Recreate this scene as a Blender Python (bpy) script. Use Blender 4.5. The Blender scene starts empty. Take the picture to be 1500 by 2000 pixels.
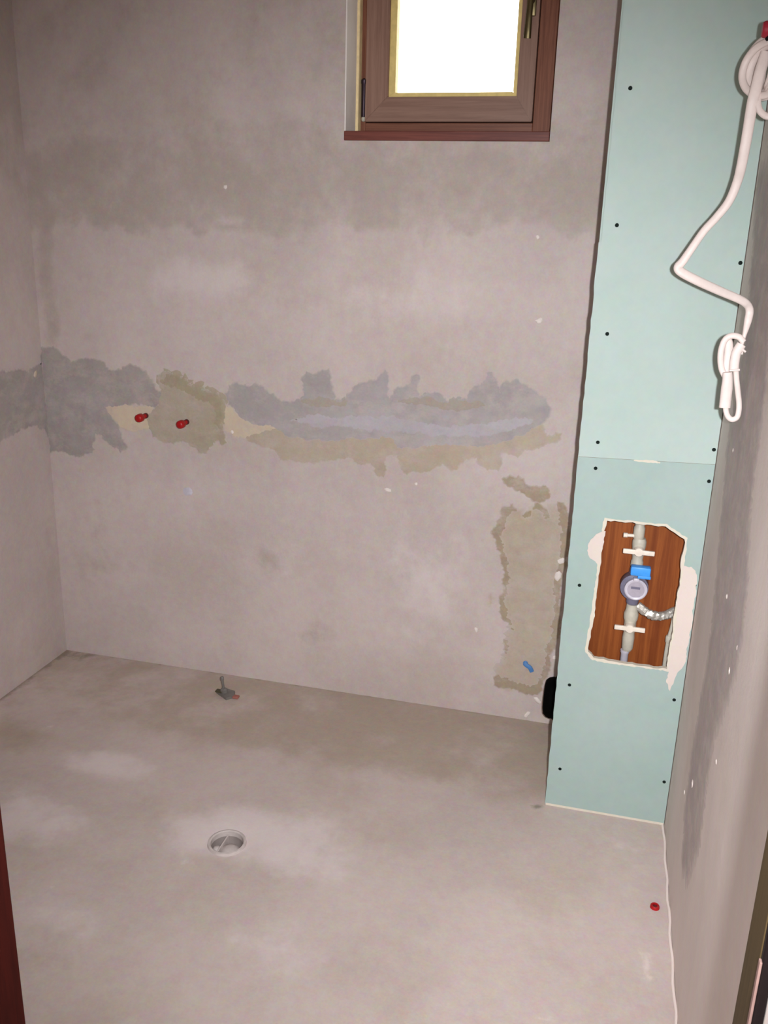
import bpy, bmesh, math, random
from mathutils import Vector, Matrix, noise

random.seed(7)
scene = bpy.context.scene
C = scene.collection

# ------------------------------------------------------------------ camera
# room axes: x to the right along the back wall, y = 0 at the back wall (negative towards the viewer), z up, metres
CAM = Vector((1.9561, -2.793, 1.6))
YAW, PITCH, ROLL = 0.2430, 0.3032, 0.0296
fwd = Matrix.Rotation(YAW, 3, 'Z') @ Vector((0, math.cos(PITCH), -math.sin(PITCH)))
rgt0 = Matrix.Rotation(YAW, 3, 'Z') @ Vector((1, 0, 0))
up0 = rgt0.cross(fwd)
rgt = rgt0*math.cos(ROLL) + up0*math.sin(ROLL)
upv = -rgt0*math.sin(ROLL) + up0*math.cos(ROLL)
cd = bpy.data.cameras.new('camera')
cam = bpy.data.objects.new('camera', cd)
C.objects.link(cam)
M3 = Matrix((rgt, upv, -fwd)).transposed()
cam.matrix_world = Matrix.Translation(CAM) @ M3.to_4x4()
cd.sensor_fit = 'HORIZONTAL'
cd.sensor_width = 36
cd.lens = 36*1750.9/1500
cd.clip_start = 0.02
scene.camera = cam

# ------------------------------------------------------------------ sky, flash, exposure
world = bpy.data.worlds.new('overcast_sky')
world.use_nodes = True
scene.world = world
wb = world.node_tree.nodes['Background']
wb.inputs['Color'].default_value = (1.0, 0.985, 0.95, 1)
wb.inputs['Strength'].default_value = 6.0

fl = bpy.data.lights.new('camera_flash', 'SPOT')          # the flash of the camera that took the picture
fl.energy = 224
fl.color = (0.945, 0.975, 1.0)
fl.shadow_soft_size = 0.012
fl.spot_size = math.radians(90)
fl.spot_blend = 1.0
flo = bpy.data.objects.new('camera_flash', fl)
C.objects.link(flo)
flo.matrix_world = Matrix.Translation(CAM + rgt*0.068 + upv*0.022 + fwd*0.01) @ (M3 @ Matrix.Rotation(math.radians(-0.5), 3, 'Y') @ Matrix.Rotation(math.radians(-3), 3, 'X')).to_4x4()

hl = bpy.data.lights.new('hall_fill_light', 'AREA')       # unseen fill lamp, added in the hall to brighten the right wall
hl.shape = 'DISK'
hl.size = 0.5
hl.energy = 34
hl.color = (0.97, 0.97, 1.0)
hlo = bpy.data.objects.new('hall_fill_light', hl)
C.objects.link(hlo)
hlo.location = (0.95, -3.0, 2.55)

vs = scene.view_settings
scene.display_settings.display_device = 'sRGB'
vs.view_transform = 'Standard'
vs.look = 'None'
vs.exposure = 0.0
vs.gamma = 1.0
vs.use_curve_mapping = False

# ------------------------------------------------------------------ helpers: objects
def lin(r, g, b):
    def f(c):
        c /= 255.0
        return c/12.92 if c <= 0.04045 else ((c+0.055)/1.055)**2.4
    return (f(r), f(g), f(b), 1.0)

def base_of(o):
    p = Vector((0, 0, 0))
    while o is not None:
        p = p + o.location
        o = o.parent
    return p

def obj(name, bm, mats, parent=None, smooth=None, kind=None):
    """link a bmesh given in room coordinates as ONE mesh object"""
    off = base_of(parent) if parent is not None else Vector((0, 0, 0))
    if parent is not None:
        bmesh.ops.translate(bm, verts=bm.verts, vec=-off)
    me = bpy.data.meshes.new(name)
    bm.to_mesh(me)
    bm.free()
    for m in (mats if isinstance(mats, (list, tuple)) else [mats]):
        me.materials.append(m)
    if smooth is not None:
        for p in me.polygons:
            p.use_smooth = True
        me.set_sharp_from_angle(angle=math.radians(smooth))
    o = bpy.data.objects.new(name, me)
    C.objects.link(o)
    if parent is not None:
        o.parent = parent
    if kind:
        o['kind'] = kind
    return o

def thing(name, label, cat, loc, group=None):
    o = bpy.data.objects.new(name, None)
    o.empty_display_size = 0.05
    C.objects.link(o)
    o.location = loc
    o['label'] = label
    o['category'] = cat
    if group:
        o['group'] = group
    return o

def tag(o, label, cat, group=None):
    o['label'] = label
    o['category'] = cat
    if group:
        o['group'] = group
    return o

def structure(name, label):
    o = bpy.data.objects.new(name, None)
    o.empty_display_size = 0.05
    C.objects.link(o)
    o['kind'] = 'structure'
    o['label'] = label
    return o

# ------------------------------------------------------------------ helpers: shapes
def add_box(bm, lo, hi, bevel=0.0):
    lo, hi = Vector(lo), Vector(hi)
    mid, d = (lo+hi)/2, hi-lo
    r = bmesh.ops.create_cube(bm, size=1.0, matrix=Matrix.Translation(mid) @ Matrix.Diagonal((d.x, d.y, d.z, 1)))
    if bevel > 0:
        es = list({e for v in r['verts'] for e in v.link_edges})
        bmesh.ops.bevel(bm, geom=es, offset=bevel, segments=2, profile=0.5, affect='EDGES')
    return bm

def box(lo, hi, bevel=0.0):
    return add_box(bmesh.new(), lo, hi, bevel)

def add_lathe(bm, profile, centre, axis=(0, 0, 1), n=32, cap=True):
    """profile: (radius, height along axis)"""
    axis = Vector(axis).normalized()
    a = axis.orthogonal().normalized()
    b = axis.cross(a)
    centre = Vector(centre)
    rings = []
    for r, h in profile:
        if r <= 1e-6:
            rings.append([bm.verts.new(centre + axis*h)])
        else:
            rings.append([bm.verts.new(centre + axis*h + (a*math.cos(2*math.pi*i/n) + b*math.sin(2*math.pi*i/n))*r) for i in range(n)])
    for p, q in zip(rings, rings[1:]):
        if len(p) == 1 and len(q) == 1:
            continue
        for i in range(n):
            j = (i+1) % n
            if len(p) == 1:
                bm.faces.new((p[0], q[j], q[i]))
            elif len(q) == 1:
                bm.faces.new((p[i], p[j], q[0]))
            else:
                bm.faces.new((p[i], p[j], q[j], q[i]))
    if cap:
        for rg, flip in ((rings[0], True), (rings[-1], False)):
            if len(rg) > 2:
                bm.faces.new(rg[::-1] if flip else rg)
    bmesh.ops.recalc_face_normals(bm, faces=bm.faces)
    return bm

def lathe(profile, centre, axis=(0, 0, 1), n=32, cap=True):
    return add_lathe(bmesh.new(), profile, centre, axis, n, cap)

def smooth_path(pts, sub=6, closed=False):
    pts = [Vector(p) for p in pts]
    n = len(pts)
    out = []
    rng = range(n if closed else n-1)
    for i in rng:
        if closed:
            p0, p1, p2, p3 = pts[(i-1) % n], pts[i], pts[(i+1) % n], pts[(i+2) % n]
        else:
            p0, p1, p2, p3 = pts[max(i-1, 0)], pts[i], pts[i+1], pts[min(i+2, n-1)]
        for k in range(sub):
            t = k/sub
            out.append(0.5*((2*p1) + (p2-p0)*t + (2*p0-5*p1+4*p2-p3)*t*t + (3*p1-p0-3*p2+p3)*t**3))
    if not closed:
        out.append(pts[-1])
    return out

def add_band(bm, path, w, t, face=(0, -1, 0.25), n=12, closed=False, widths=None):
    """sweep a flat oval section (half width w, half thickness t) whose flat side looks along `face`"""
    face = Vector(face).normalized()
    rings = []
    m = len(path)
    for i, p in enumerate(path):
        if closed:
            d = path[(i+1) % m] - path[(i-1) % m]
        else:
            d = path[min(i+1, m-1)] - path[max(i-1, 0)]
        d = d.normalized() if d.length > 0 else Vector((0, 0, 1))
        f = (face - d*face.dot(d)).normalized()
        s = d.cross(f).normalized()
        ww = w*(widths[i] if widths else 1.0)
        ring = []
        for k in range(n):
            a = 2*math.pi*k/n
            ca, sa = math.cos(a), math.sin(a)
            sq = (abs(ca)**4 + abs(sa)**4)**-0.25       # rounded rectangle
            sq = 1 + (sq-1)*0.6
            ring.append(bm.verts.new(p + s*ca*ww*sq + f*sa*t*sq))
        rings.append(ring)
    last = m if closed else m-1
    for i in range(last):
        p, q = rings[i], rings[(i+1) % m]
        for k in range(n):
            j = (k+1) % n
            bm.faces.new((p[k], p[j], q[j], q[k]))
    if not closed:
        bm.faces.new(rings[0][::-1])
        bm.faces.new(rings[-1])
    bmesh.ops.recalc_face_normals(bm, faces=bm.faces)
    return bm

def band(path, w, t, **k):
    return add_band(bmesh.new(), path, w, t, **k)

def fractal(poly, amp, step):
    """roughen an outline like torn plaster"""
    pts = list(poly)
    while True:
        out, done = [], True
        for i, p in enumerate(pts):
            q = pts[(i+1) % len(pts)]
            out.append(p)
            d = math.hypot(q[0]-p[0], q[1]-p[1])
            if d > step:
                done = False
                k = min(amp, d*0.22)*random.uniform(-1, 1)
                nx, ny = -(q[1]-p[1])/d, (q[0]-p[0])/d
                out.append(((p[0]+q[0])/2+nx*k, (p[1]+q[1])/2+ny*k))
        pts = out
        if done:
            return pts

def plate(outline, to3d, thick, holes=(), side_index=0):
    """flat plate: outline (2d) lifted by to3d(u, v, h); h from 0 to thick"""
    bm = bmesh.new()
    loops = []
    edges = []
    for lp in (outline, *holes):
        vs_ = [bm.verts.new(to3d(u, v, thick)) for u, v in lp]
        loops.append(vs_)
        for i in range(len(vs_)):
            edges.append(bm.edges.new((vs_[i], vs_[(i+1) % len(vs_)])))
    bmesh.ops.triangle_fill(bm, use_beauty=True, use_dissolve=False, edges=edges)
    top = list(bm.faces)
    for lp, vs_ in zip((outline, *holes), loops):
        low = [bm.verts.new(to3d(u, v, 0.0)) for u, v in lp]
        n = len(low)
        for i in range(n):
            j = (i+1) % n
            f = bm.faces.new((vs_[i], vs_[j], low[j], low[i]))
            f.material_index = side_index
    bmesh.ops.recalc_face_normals(bm, faces=bm.faces)
    return bm

on_back = lambda u, v, h: Vector((u, -h, v))
on_left = lambda u, v, h: Vector((h, u, v))
W = 2.2341
on_right = lambda u, v, h: Vector((W-h, u, v))
DY = 0.469                                                   # front face of the plasterboard boxing
on_panel = lambda u, v, h: Vector((u, -DY-h, v))
on_floor = lambda u, v, h: Vector((u, v, h))

# ------------------------------------------------------------------ helpers: materials
class NT:
    def __init__(self, name):
        self.m = bpy.data.materials.new(name)
        self.m.use_nodes = True
        self.t = self.m.node_tree
        self.b = self.t.nodes['Principled BSDF']
        self.co = self.t.nodes.new('ShaderNodeTexCoord').outputs['Object']
    def link(self, a, b):
        self.t.links.new(a, b)
    def mapping(self, scale=(1, 1, 1), loc=(0, 0, 0), rot=(0, 0, 0)):
        n = self.t.nodes.new('ShaderNodeMapping')
        n.inputs['Scale'].default_value = scale
        n.inputs['Location'].default_value = loc
        n.inputs['Rotation'].default_value = rot
        self.link(self.co, n.inputs['Vector'])
        return n.outputs[0]
    def noise(self, scale, detail=4, rough=0.55, vec=None, lo=None, hi=None, color=False, dist=0.0):
        n = self.t.nodes.new('ShaderNodeTexNoise')
        n.inputs['Scale'].default_value = scale
        n.inputs['Detail'].default_value = detail
        n.inputs['Roughness'].default_value = rough
        n.inputs['Distortion'].default_value = dist
        self.link(vec if vec is not None else self.co, n.inputs['Vector'])
        o = n.outputs['Color' if color else 'Fac']
        if lo is not None:
            o = self.ramp(o, lo, hi)
        return o
    def ramp(self, v, lo, hi, a=0.0, b=1.0):
        n = self.t.nodes.new('ShaderNodeMapRange')
        n.interpolation_type = 'SMOOTHSTEP'
        n.inputs['From Min'].default_value = lo
        n.inputs['From Max'].default_value = hi
        n.inputs['To Min'].default_value = a
        n.inputs['To Max'].default_value = b
        self.link(v, n.inputs['Value'])
        return n.outputs[0]
    def mix(self, fac, a, b, mode='MIX'):
        n = self.t.nodes.new('ShaderNodeMix')
        n.data_type = 'RGBA'
        n.blend_type = mode
        for s, v in ((0, fac), (6, a), (7, b)):
            if isinstance(v, (int, float, tuple)):
                n.inputs[s].default_value = v
            else:
                self.link(v, n.inputs[s])
        return n.outputs[2]
    def math(self, op, a, b):
        n = self.t.nodes.new('ShaderNodeMath')
        n.operation = op
        for i, v in enumerate((a, b)):
            if isinstance(v, (int, float)):
                n.inputs[i].default_value = v
            else:
                self.link(v, n.inputs[i])
        return n.outputs[0]
    def attr(self, name):
        n = self.t.nodes.new('ShaderNodeAttribute')
        n.attribute_name = name
        return n.outputs['Fac']
    def bump(self, h, strength=0.2, dist=0.002):
        n = self.t.nodes.new('ShaderNodeBump')
        n.inputs['Strength'].default_value = strength
        n.inputs['Distance'].default_value = dist
        self.link(h, n.inputs['Height'])
        self.link(n.outputs[0], self.b.inputs['Normal'])
    def done(self, col, rough=0.9, spec=0.15, metal=0.0):
        if isinstance(col, tuple):
            self.b.inputs['Base Color'].default_value = col
        else:
            self.link(col, self.b.inputs['Base Color'])
        self.b.inputs['Roughness'].default_value = rough
        self.b.inputs['Specular IOR Level'].default_value = spec
        self.b.inputs['Metallic'].default_value = metal
        return self.m

def sc_(c, k):
    return (c[0]*k, c[1]*k, c[2]*k, 1.0)

def plaster(name, col, var=0.16, tint=None, stains=(), streak=None, grain=1.0, rim=None):
    t = NT(name)
    c = t.mix(t.noise(1.9, 6, 0.62, lo=0.32, hi=0.68), sc_(col, 1-var), sc_(col, 1+var*0.6))
    if tint:
        c = t.mix(t.math('MULTIPLY', t.noise(3.1, 5, 0.6, vec=t.mapping(loc=(3.7, 1.2, 8.1)), lo=0.46, hi=0.72), 0.6), c, tint)
    if streak:
        v = t.noise(5, 4, 0.6, vec=t.mapping(scale=streak), lo=0.35, hi=0.75)
        c = t.mix(t.math('MULTIPLY', v, 0.32), c, sc_(col, 0.80))
    for nm, sc, amt, nscale in stains:
        m = t.attr(nm)
        nz = t.noise(nscale, 6, 0.65)
        m = t.ramp(t.math('ADD', m, t.math('MULTIPLY', t.math('SUBTRACT', nz, 0.5), 0.9)), 0.34, 0.66, 0.0, amt)
        c = t.mix(m, c, sc)
    if rim:
        w1 = t.noise(13, 6, 0.7, vec=t.mapping(scale=(1, 1, 1.6), loc=(2.2, 5.1, 0.4)), lo=0.44, hi=0.66)
        c = t.mix(t.math('MULTIPLY', w1, 0.42), c, rim)
        w2 = t.noise(19, 6, 0.7, vec=t.mapping(loc=(9.2, 1.1, 4.4)), lo=0.50, hi=0.70)
        c = t.mix(t.math('MULTIPLY', w2, 0.40), c, sc_(col, 0.80))
        c = t.mix(t.attr('rim'), c, rim)
    # mottled sand and cement grain
    g = t.noise(38, 5, 0.7, color=True)
    c = t.mix(0.22*grain, c, g, 'OVERLAY')
    s = t.noise(160, 3, 0.7, color=True)
    c = t.mix(0.16*grain, c, s, 'OVERLAY')
    t.bump(t.math('ADD', t.noise(60, 6, 0.7), t.math('MULTIPLY', t.noise(9, 4), 1.5)), 0.22, 0.003)
    return t.done(c, 0.92, 0.12)

def plain(name, col, rough=0.5, spec=0.4, metal=0.0, var=0.08, scale=40.0):
    t = NT(name)
    c = t.mix(t.noise(scale, 4, 0.6, lo=0.3, hi=0.7), sc_(col, 1-var), sc_(col, 1+var))
    t.bump(t.noise(scale*3, 3), 0.06, 0.001)
    return t.done(c, rough, spec, metal)

def wood(name, col, dark, grain_axis='z', rough=0.4, spec=0.4, scale=1.0):
    t = NT(name)
    k = {'x': (1.2, 30, 30), 'y': (30, 1.2, 30), 'z': (30, 30, 1.2)}[grain_axis]
    v = t.noise(2.6*scale, 6, 0.65, vec=t.mapping(scale=k), lo=0.3, hi=0.72, dist=0.6)
    c = t.mix(v, dark, col)
    fine = t.noise(9*scale, 3, 0.7, vec=t.mapping(scale=k), lo=0.45, hi=0.8)
    c = t.mix(t.math('MULTIPLY', fine, 0.35), c, sc_(dark, 0.8))
    t.bump(v, 0.15, 0.0008)
    return t.done(c, rough, spec)

PL = lin(206, 191, 187)
PL2 = lin(200, 186, 181)
PLR = lin(216, 204, 198)
m_wall_back = plaster('grey_cement_plaster', PL, 0.09, tint=lin(194, 178, 170),
                      stains=(('damp_dark', lin(182, 168, 160), 0.8, 7.0), ('pale', lin(222, 208, 206), 0.8, 5.0), ('ochre', lin(188, 166, 142), 0.75, 26.0)))
m_wall = plaster('grey_cement_plaster_side', PL, 0.09, tint=lin(194, 178, 170), stains=(('damp_dark', lin(182, 168, 160), 0.6, 7.0),), streak=(1, 1, 0.18))
m_wall_r = plaster('smooth_skimmed_plaster', lin(230, 217, 211), 0.06, tint=lin(216, 202, 190), streak=(1, 1, 0.15), grain=0.7)
m_floor = plaster('grey_cement_screed', lin(208, 192, 186), 0.08, tint=lin(194, 177, 166),
                  stains=(('brown', lin(184, 167, 152), 0.85, 4.5), ('pale', lin(230, 216, 214), 0.85, 4.0), ('grime_shade', lin(142, 128, 114), 0.75, 14.0), ('chalk', lin(232, 218, 212), 0.8, 30.0)))
m_grey = plaster('grey_repair_mortar', lin(178, 169, 168), 0.10, tint=lin(196, 188, 192), streak=(0.5, 0.5, 3.2), grain=0.8, rim=PL2)
m_dgrey = plaster('dark_grey_repair_mortar', lin(172, 162, 158), 0.14, tint=lin(178, 169, 170), grain=1.0, rim=PL2)
m_lilac = plaster('pale_lilac_mortar', lin(192, 184, 190), 0.06, streak=(0.5, 0.5, 3.2), grain=0.8, rim=lin(180, 171, 171))
m_brownish = plaster('brownish_grey_mortar', lin(178, 166, 154), 0.08, grain=0.9, rim=lin(178, 169, 167))
m_tan = plaster('tan_repair_mortar', lin(192, 176, 160), 0.08, tint=lin(182, 164, 144), grain=0.9, rim=PL2)
m_tan_rim = plaster('brown_mortar_edge', lin(174, 156, 136), 0.08, tint=lin(166, 148, 124), grain=1.0, rim=PL2)
m_olive = plaster('olive_wet_mortar', lin(186, 172, 156), 0.08, tint=lin(170, 158, 132), grain=0.9, rim=PL2)
m_olive_rim = plaster('olive_mortar_edge', lin(174, 160, 138), 0.08, grain=0.9, rim=lin(184, 170, 153))
m_cream = plaster('cream_plaster_chip', lin(214, 196, 174), 0.06, grain=0.8, rim=PL2)
m_rgrey = plaster('grey_skim_coat', lin(196, 184, 181), 0.10, tint=lin(180, 169, 170), streak=(1, 3.0, 0.10), grain=0.9, rim=PLR)
m_white = plaster('white_joint_compound', lin(226, 212, 204), 0.05, grain=0.5)
m_gyp = plaster('raw_gypsum_edge', lin(224, 216, 200), 0.05, grain=0.5)
m_fleck = plain('white_plaster_fleck', lin(236, 224, 218), 0.8, 0.2)
m_ridge = plaster('pale_plaster_ridge', lin(244, 228, 222), 0.06, grain=0.6)
m_hall = plain('hall_paint', lin(214, 204, 194), 0.9, 0.1, 0.0, 0.05, 3)

# green plasterboard with a few finger smudges
t = NT('green_plasterboard')
g1, g2 = lin(179, 197, 190), lin(187, 202, 197)
c = t.mix(t.noise(2.2, 5, 0.6, lo=0.3, hi=0.7), g1, g2)
c = t.mix(t.math('MULTIPLY', t.noise(4.0, 5, 0.7, vec=t.mapping(loc=(5, 2, 1)), lo=0.55, hi=0.75), 0.35), c, lin(194, 203, 205))
g = t.noise(45, 4, 0.7, color=True)
c = t.mix(0.10, c, g, 'OVERLAY')
for (px, pz, rx, rz, ang, amt) in ((1.945, 1.505, 0.035, 0.007, 0.55, 0.6), (1.915, 1.51, 0.02, 0.005, 0.2, 0.5), (1.967, 1.49, 0.02, 0.005, 0.9, 0.3), (1.953, 1.330, 0.022, 0.007, 0.7, 0.75), (1.945, 1.315, 0.024, 0.010, 0.9, 0.45), (1.958, 1.283, 0.016, 0.005, 0.3, 0.35), (2.15, 1.885, 0.016, 0.0035, 0.0, 0.7), (1.90, 1.29, 0.012, 0.02, 0.0, 0.4)):
    mp = t.t.nodes.new('ShaderNodeVectorMath'); mp.operation = 'SUBTRACT'
    t.link(t.co, mp.inputs[0]); mp.inputs[1].default_value = (px, -DY, pz)
    ro = t.t.nodes.new('ShaderNodeVectorRotate'); ro.rotation_type = 'Y_AXIS'; ro.inputs['Angle'].default_value = ang
    t.link(mp.outputs[0], ro.inputs['Vector'])
    sm = t.t.nodes.new('ShaderNodeVectorMath'); sm.operation = 'MULTIPLY'
    t.link(ro.outputs[0], sm.inputs[0]); sm.inputs[1].default_value = (1/rx, 1.0, 1/rz)
    ln = t.t.nodes.new('ShaderNodeVectorMath'); ln.operation = 'LENGTH'
    t.link(sm.outputs[0], ln.inputs[0])
    d = t.math('ADD', ln.outputs['Value'], t.math('MULTIPLY', t.math('SUBTRACT', t.noise(60, 4, 0.7), 0.5), 1.2))
    c = t.mix(t.ramp(d, 0.3, 1.25, amt, 0.0), c, lin(120, 128, 122))
t.bump(t.noise(120, 3), 0.05, 0.0006)
m_board = t.done(c, 0.8, 0.2)

# the lower sheet is coloured a darker green than the upper one
t = NT('deeper_green_plasterboard')
c = t.mix(t.noise(2.2, 5, 0.6, lo=0.3, hi=0.7), lin(163, 184, 178), lin(172, 189, 185))
c = t.mix(t.math('MULTIPLY', t.noise(4.0, 5, 0.7, vec=t.mapping(loc=(5, 2, 1)), lo=0.55, hi=0.75), 0.3), c, lin(180, 190, 186))
c = t.mix(0.10, c, t.noise(45, 4, 0.7, color=True), 'OVERLAY')
t.bump(t.noise(120, 3), 0.05, 0.0006)
m_board_low = t.done(c, 0.8, 0.2)

m_frame = wood('brown_window_wood', lin(148, 96, 74), lin(116, 70, 54), 'z', 0.5, 0.25)
m_frame_x = wood('brown_window_wood_rail', lin(148, 96, 74), lin(116, 70, 54), 'x', 0.42, 0.35)
m_sash = wood('greyish_brown_sash_wood', lin(160, 126, 110), lin(140, 106, 92), 'z', 0.42, 0.35)
m_sash_x = wood('greyish_brown_sash_rail', lin(160, 126, 110), lin(140, 106, 92), 'x', 0.42, 0.35)
m_sill = wood('red_brown_sill_wood', lin(134, 74, 62), lin(98, 50, 44), 'x', 0.45, 0.35)
m_bead = plain('glow_yellow_glazing_bead', lin(240, 214, 140), 0.5, 0.3)  # yellow puts the glow of the bright window into the bead colour
m_lining = plaster('pale_reveal_plaster', lin(244, 236, 232), 0.05, grain=0.5)
m_foam = plain('cream_corner_strip', lin(250, 226, 176), 0.7, 0.2)
m_hinge = plain('dark_metal_hinge', lin(62, 48, 58), 0.4, 0.5, 0.6)
m_brass = plain('dark_brass', lin(104, 92, 64), 0.38, 0.6, 0.85)
m_black = plain('black_rubber', (0.0022, 0.0022, 0.0022, 1), 0.8, 0.03)
m_dark = plain('dark_void', (0.012, 0.010, 0.009, 1), 0.9, 0.1)
m_backboard = wood('orange_brown_board', lin(166, 92, 42), lin(128, 62, 26), 'z', 0.6, 0.25, 0.8)
m_cable = plain('white_pvc_sheath', lin(226, 210, 204), 0.45, 0.35, 0.0, 0.04)
m_red = plain('dark_red_plastic', lin(172, 18, 22), 0.4, 0.4)
m_red2 = plain('crimson_plastic', lin(160, 36, 52), 0.45, 0.4)
m_reddark = plain('dull_dark_red_tip', lin(96, 34, 36), 0.6, 0.3)
m_plastic = plain('grey_white_pipe_plastic', lin(196, 190, 176), 0.45, 0.35)
m_bar = plain('white_valve_bar', lin(238, 226, 212), 0.4, 0.4)
m_blue = plain('bright_blue_plastic', lin(70, 160, 246), 0.4, 0.4)
m_meter = plain('grey_lilac_meter_face', lin(176, 168, 180), 0.35, 0.4)
m_meter_ring = plain('pale_meter_ring', lin(206, 200, 212), 0.35, 0.45)
m_navy = plain('dark_blue_meter_body', lin(116, 112, 132), 0.5, 0.35)
m_chrome = plain('silver_foil', lin(176, 170, 162), 0.42, 0.5, 0.45, 0.15, 90)
m_drain = plain('dusty_white_plastic', lin(204, 192, 188), 0.55, 0.3)
m_drain_in = plain('dusty_grey_plastic', lin(150, 138, 134), 0.6, 0.3)
m_steel = plain('dull_grey_metal', lin(126, 122, 118), 0.5, 0.4, 0.2)
m_olive_metal = plain('olive_grey_metal', lin(84, 80, 60), 0.5, 0.4, 0.3)
m_screw = plain('black_screw', lin(26, 34, 32), 0.8, 0.1)
m_jamb_l = wood('dark_red_brown_door_wood', (0.060, 0.0085, 0.0060, 1), (0.034, 0.006, 0.0045, 1), 'z', 0.7, 0.05)
m_jamb_r = wood('olive_brown_door_wood', (0.075, 0.050, 0.022, 1), (0.055, 0.036, 0.016, 1), 'z', 0.6, 0.1)
m_jamb_d = wood('dark_purple_brown_door_wood', (0.008, 0.0045, 0.0045, 1), (0.005, 0.003, 0.003, 1), 'z', 0.5, 0.15)
m_arris = plain('pale_edge_highlight', lin(128, 102, 96), 0.7, 0.1)

m_glass = bpy.data.materials.new('window_glass')
m_glass.use_nodes = True
nt = m_glass.node_tree
for n in list(nt.nodes):
    if n.type != 'OUTPUT_MATERIAL':
        nt.nodes.remove(n)
out = [n for n in nt.nodes if n.type == 'OUTPUT_MATERIAL'][0]
tr = nt.nodes.new('ShaderNodeBsdfTransparent'); tr.inputs[0].default_value = (0.95, 0.96, 0.95, 1)
gl = nt.nodes.new('ShaderNodeBsdfGlossy'); gl.inputs['Roughness'].default_value = 0.02
fr = nt.nodes.new('ShaderNodeFresnel'); fr.inputs['IOR'].default_value = 1.45
mx = nt.nodes.new('ShaderNodeMixShader')
nt.links.new(fr.outputs[0], mx.inputs[0]); nt.links.new(tr.outputs[0], mx.inputs[1]); nt.links.new(gl.outputs[0], mx.inputs[2])
nt.links.new(mx.outputs[0], out.inputs['Surface'])

# ------------------------------------------------------------------ outlines measured on the planes (metres)
GREY_A = [(0.024,1.156),(0.024,1.174),(0.049,1.179),(0.088,1.146),(0.117,1.13),(0.175,1.144),(0.246,1.134),(0.26,1.11),(0.316,1.114),(0.349,1.137),(0.395,1.115),(0.428,1.086),(0.436,1.054),(0.461,1.045),(0.463,1.01),(0.419,0.996),(0.328,0.996),(0.235,0.982),(0.257,0.951),(0.287,0.909),(0.3,0.865),(0.315,0.844),(0.289,0.823),(0.25,0.846),(0.22,0.881),(0.191,0.884),(0.176,0.847),(0.183,0.822),(0.131,0.794),(0.089,0.794),(0.048,0.806),(0.013,0.795),(0.004,0.833),(0.003,0.894)]
GREY_L = [(0.032,1.151),(-0.009,1.116),(-0.064,1.106),(-0.087,1.091),(-0.154,1.113),(-0.233,1.118),(-0.382,1.128),(-0.444,1.033),(-0.419,0.896),(-0.268,0.894),(-0.213,0.903),(-0.155,0.918),(-0.098,0.913),(-0.018,0.886),(0.006,0.854)]
OLIVE_B = [(0.456,1.105),(0.495,1.118),(0.533,1.107),(0.563,1.091),(0.577,1.068),(0.608,1.077),(0.668,1.06),(0.69,1.04),(0.692,0.984),(0.683,0.933),(0.697,0.892),(0.681,0.883),(0.663,0.899),(0.647,0.887),(0.623,0.849),(0.603,0.847),(0.577,0.867),(0.539,0.885),(0.499,0.871),(0.452,0.878),(0.421,0.89),(0.407,0.918),(0.401,0.947),(0.418,0.97),(0.451,1.002),(0.461,1.045),(0.458,1.073)]
CREAM_1 = [(0.239,0.982),(0.328,0.993),(0.419,0.992),(0.43,0.975),(0.405,0.947),(0.407,0.918),(0.363,0.911),(0.333,0.905),(0.299,0.913),(0.269,0.946)]
CREAM_2 = [(0.691,1.018),(0.719,1.014),(0.759,0.979),(0.806,0.961),(0.878,0.956),(0.835,0.942),(0.807,0.933),(0.771,0.919),(0.73,0.916),(0.694,0.934)]
GREY_C = [(0.701,1.06),(0.715,1.088),(0.743,1.098),(0.789,1.089),(0.817,1.096),(0.851,1.076),(0.887,1.053),(0.924,1.047),(0.954,1.058),(0.981,1.068),(0.976,1.122),(0.99,1.152),(1.011,1.145),(1.038,1.155),(1.064,1.165),(1.068,1.129),(1.082,1.087),(1.086,1.062),(1.125,1.062),(1.13,1.087),(1.15,1.109),(1.193,1.129),(1.234,1.148),(1.255,1.174),(1.264,1.158),(1.26,1.125),(1.27,1.084),(1.294,1.116),(1.327,1.13),(1.35,1.164),(1.366,1.165),(1.359,1.132),(1.366,1.099),(1.41,1.111),(1.444,1.105),(1.453,1.089),(1.492,1.092),(1.525,1.099),(1.531,1.127),(1.563,1.146),(1.583,1.187),(1.595,1.191),(1.614,1.149),(1.627,1.126),(1.643,1.167),(1.679,1.173),(1.719,1.148),(1.769,1.12),(1.782,1.094),(1.766,1.049),(1.729,1.022),(1.677,0.989),(1.621,0.965),(1.55,0.954),(1.483,0.953),(1.401,0.941),(1.318,0.925),(1.295,0.94),(1.282,0.96),(1.162,0.946),(1.075,0.934),(0.985,0.926),(0.914,0.935),(0.878,0.962),(0.806,0.965),(0.759,0.982),(0.723,1.02)]
TAN_D = [(0.771,0.923),(0.822,0.939),(0.878,0.958),(0.918,0.938),(0.991,0.932),(1.169,0.956),(1.282,0.968),(1.317,0.934),(1.482,0.965),(1.565,0.967),(1.66,0.988),(1.721,1.018),(1.763,1.037),(1.769,1.017),(1.778,0.998),(1.823,1.013),(1.821,0.998),(1.78,0.981),(1.71,0.956),(1.695,0.929),(1.639,0.941),(1.635,0.882),(1.602,0.879),(1.568,0.918),(1.511,0.896),(1.504,0.87),(1.484,0.868),(1.454,0.887),(1.396,0.856),(1.338,0.839),(1.32,0.853),(1.305,0.903),(1.267,0.895),(1.26,0.822),(1.239,0.824),(1.215,0.869),(1.182,0.857),(1.137,0.88),(1.076,0.866),(1.004,0.85),(0.949,0.849),(0.895,0.849),(0.873,0.883),(0.777,0.905)]
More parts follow.
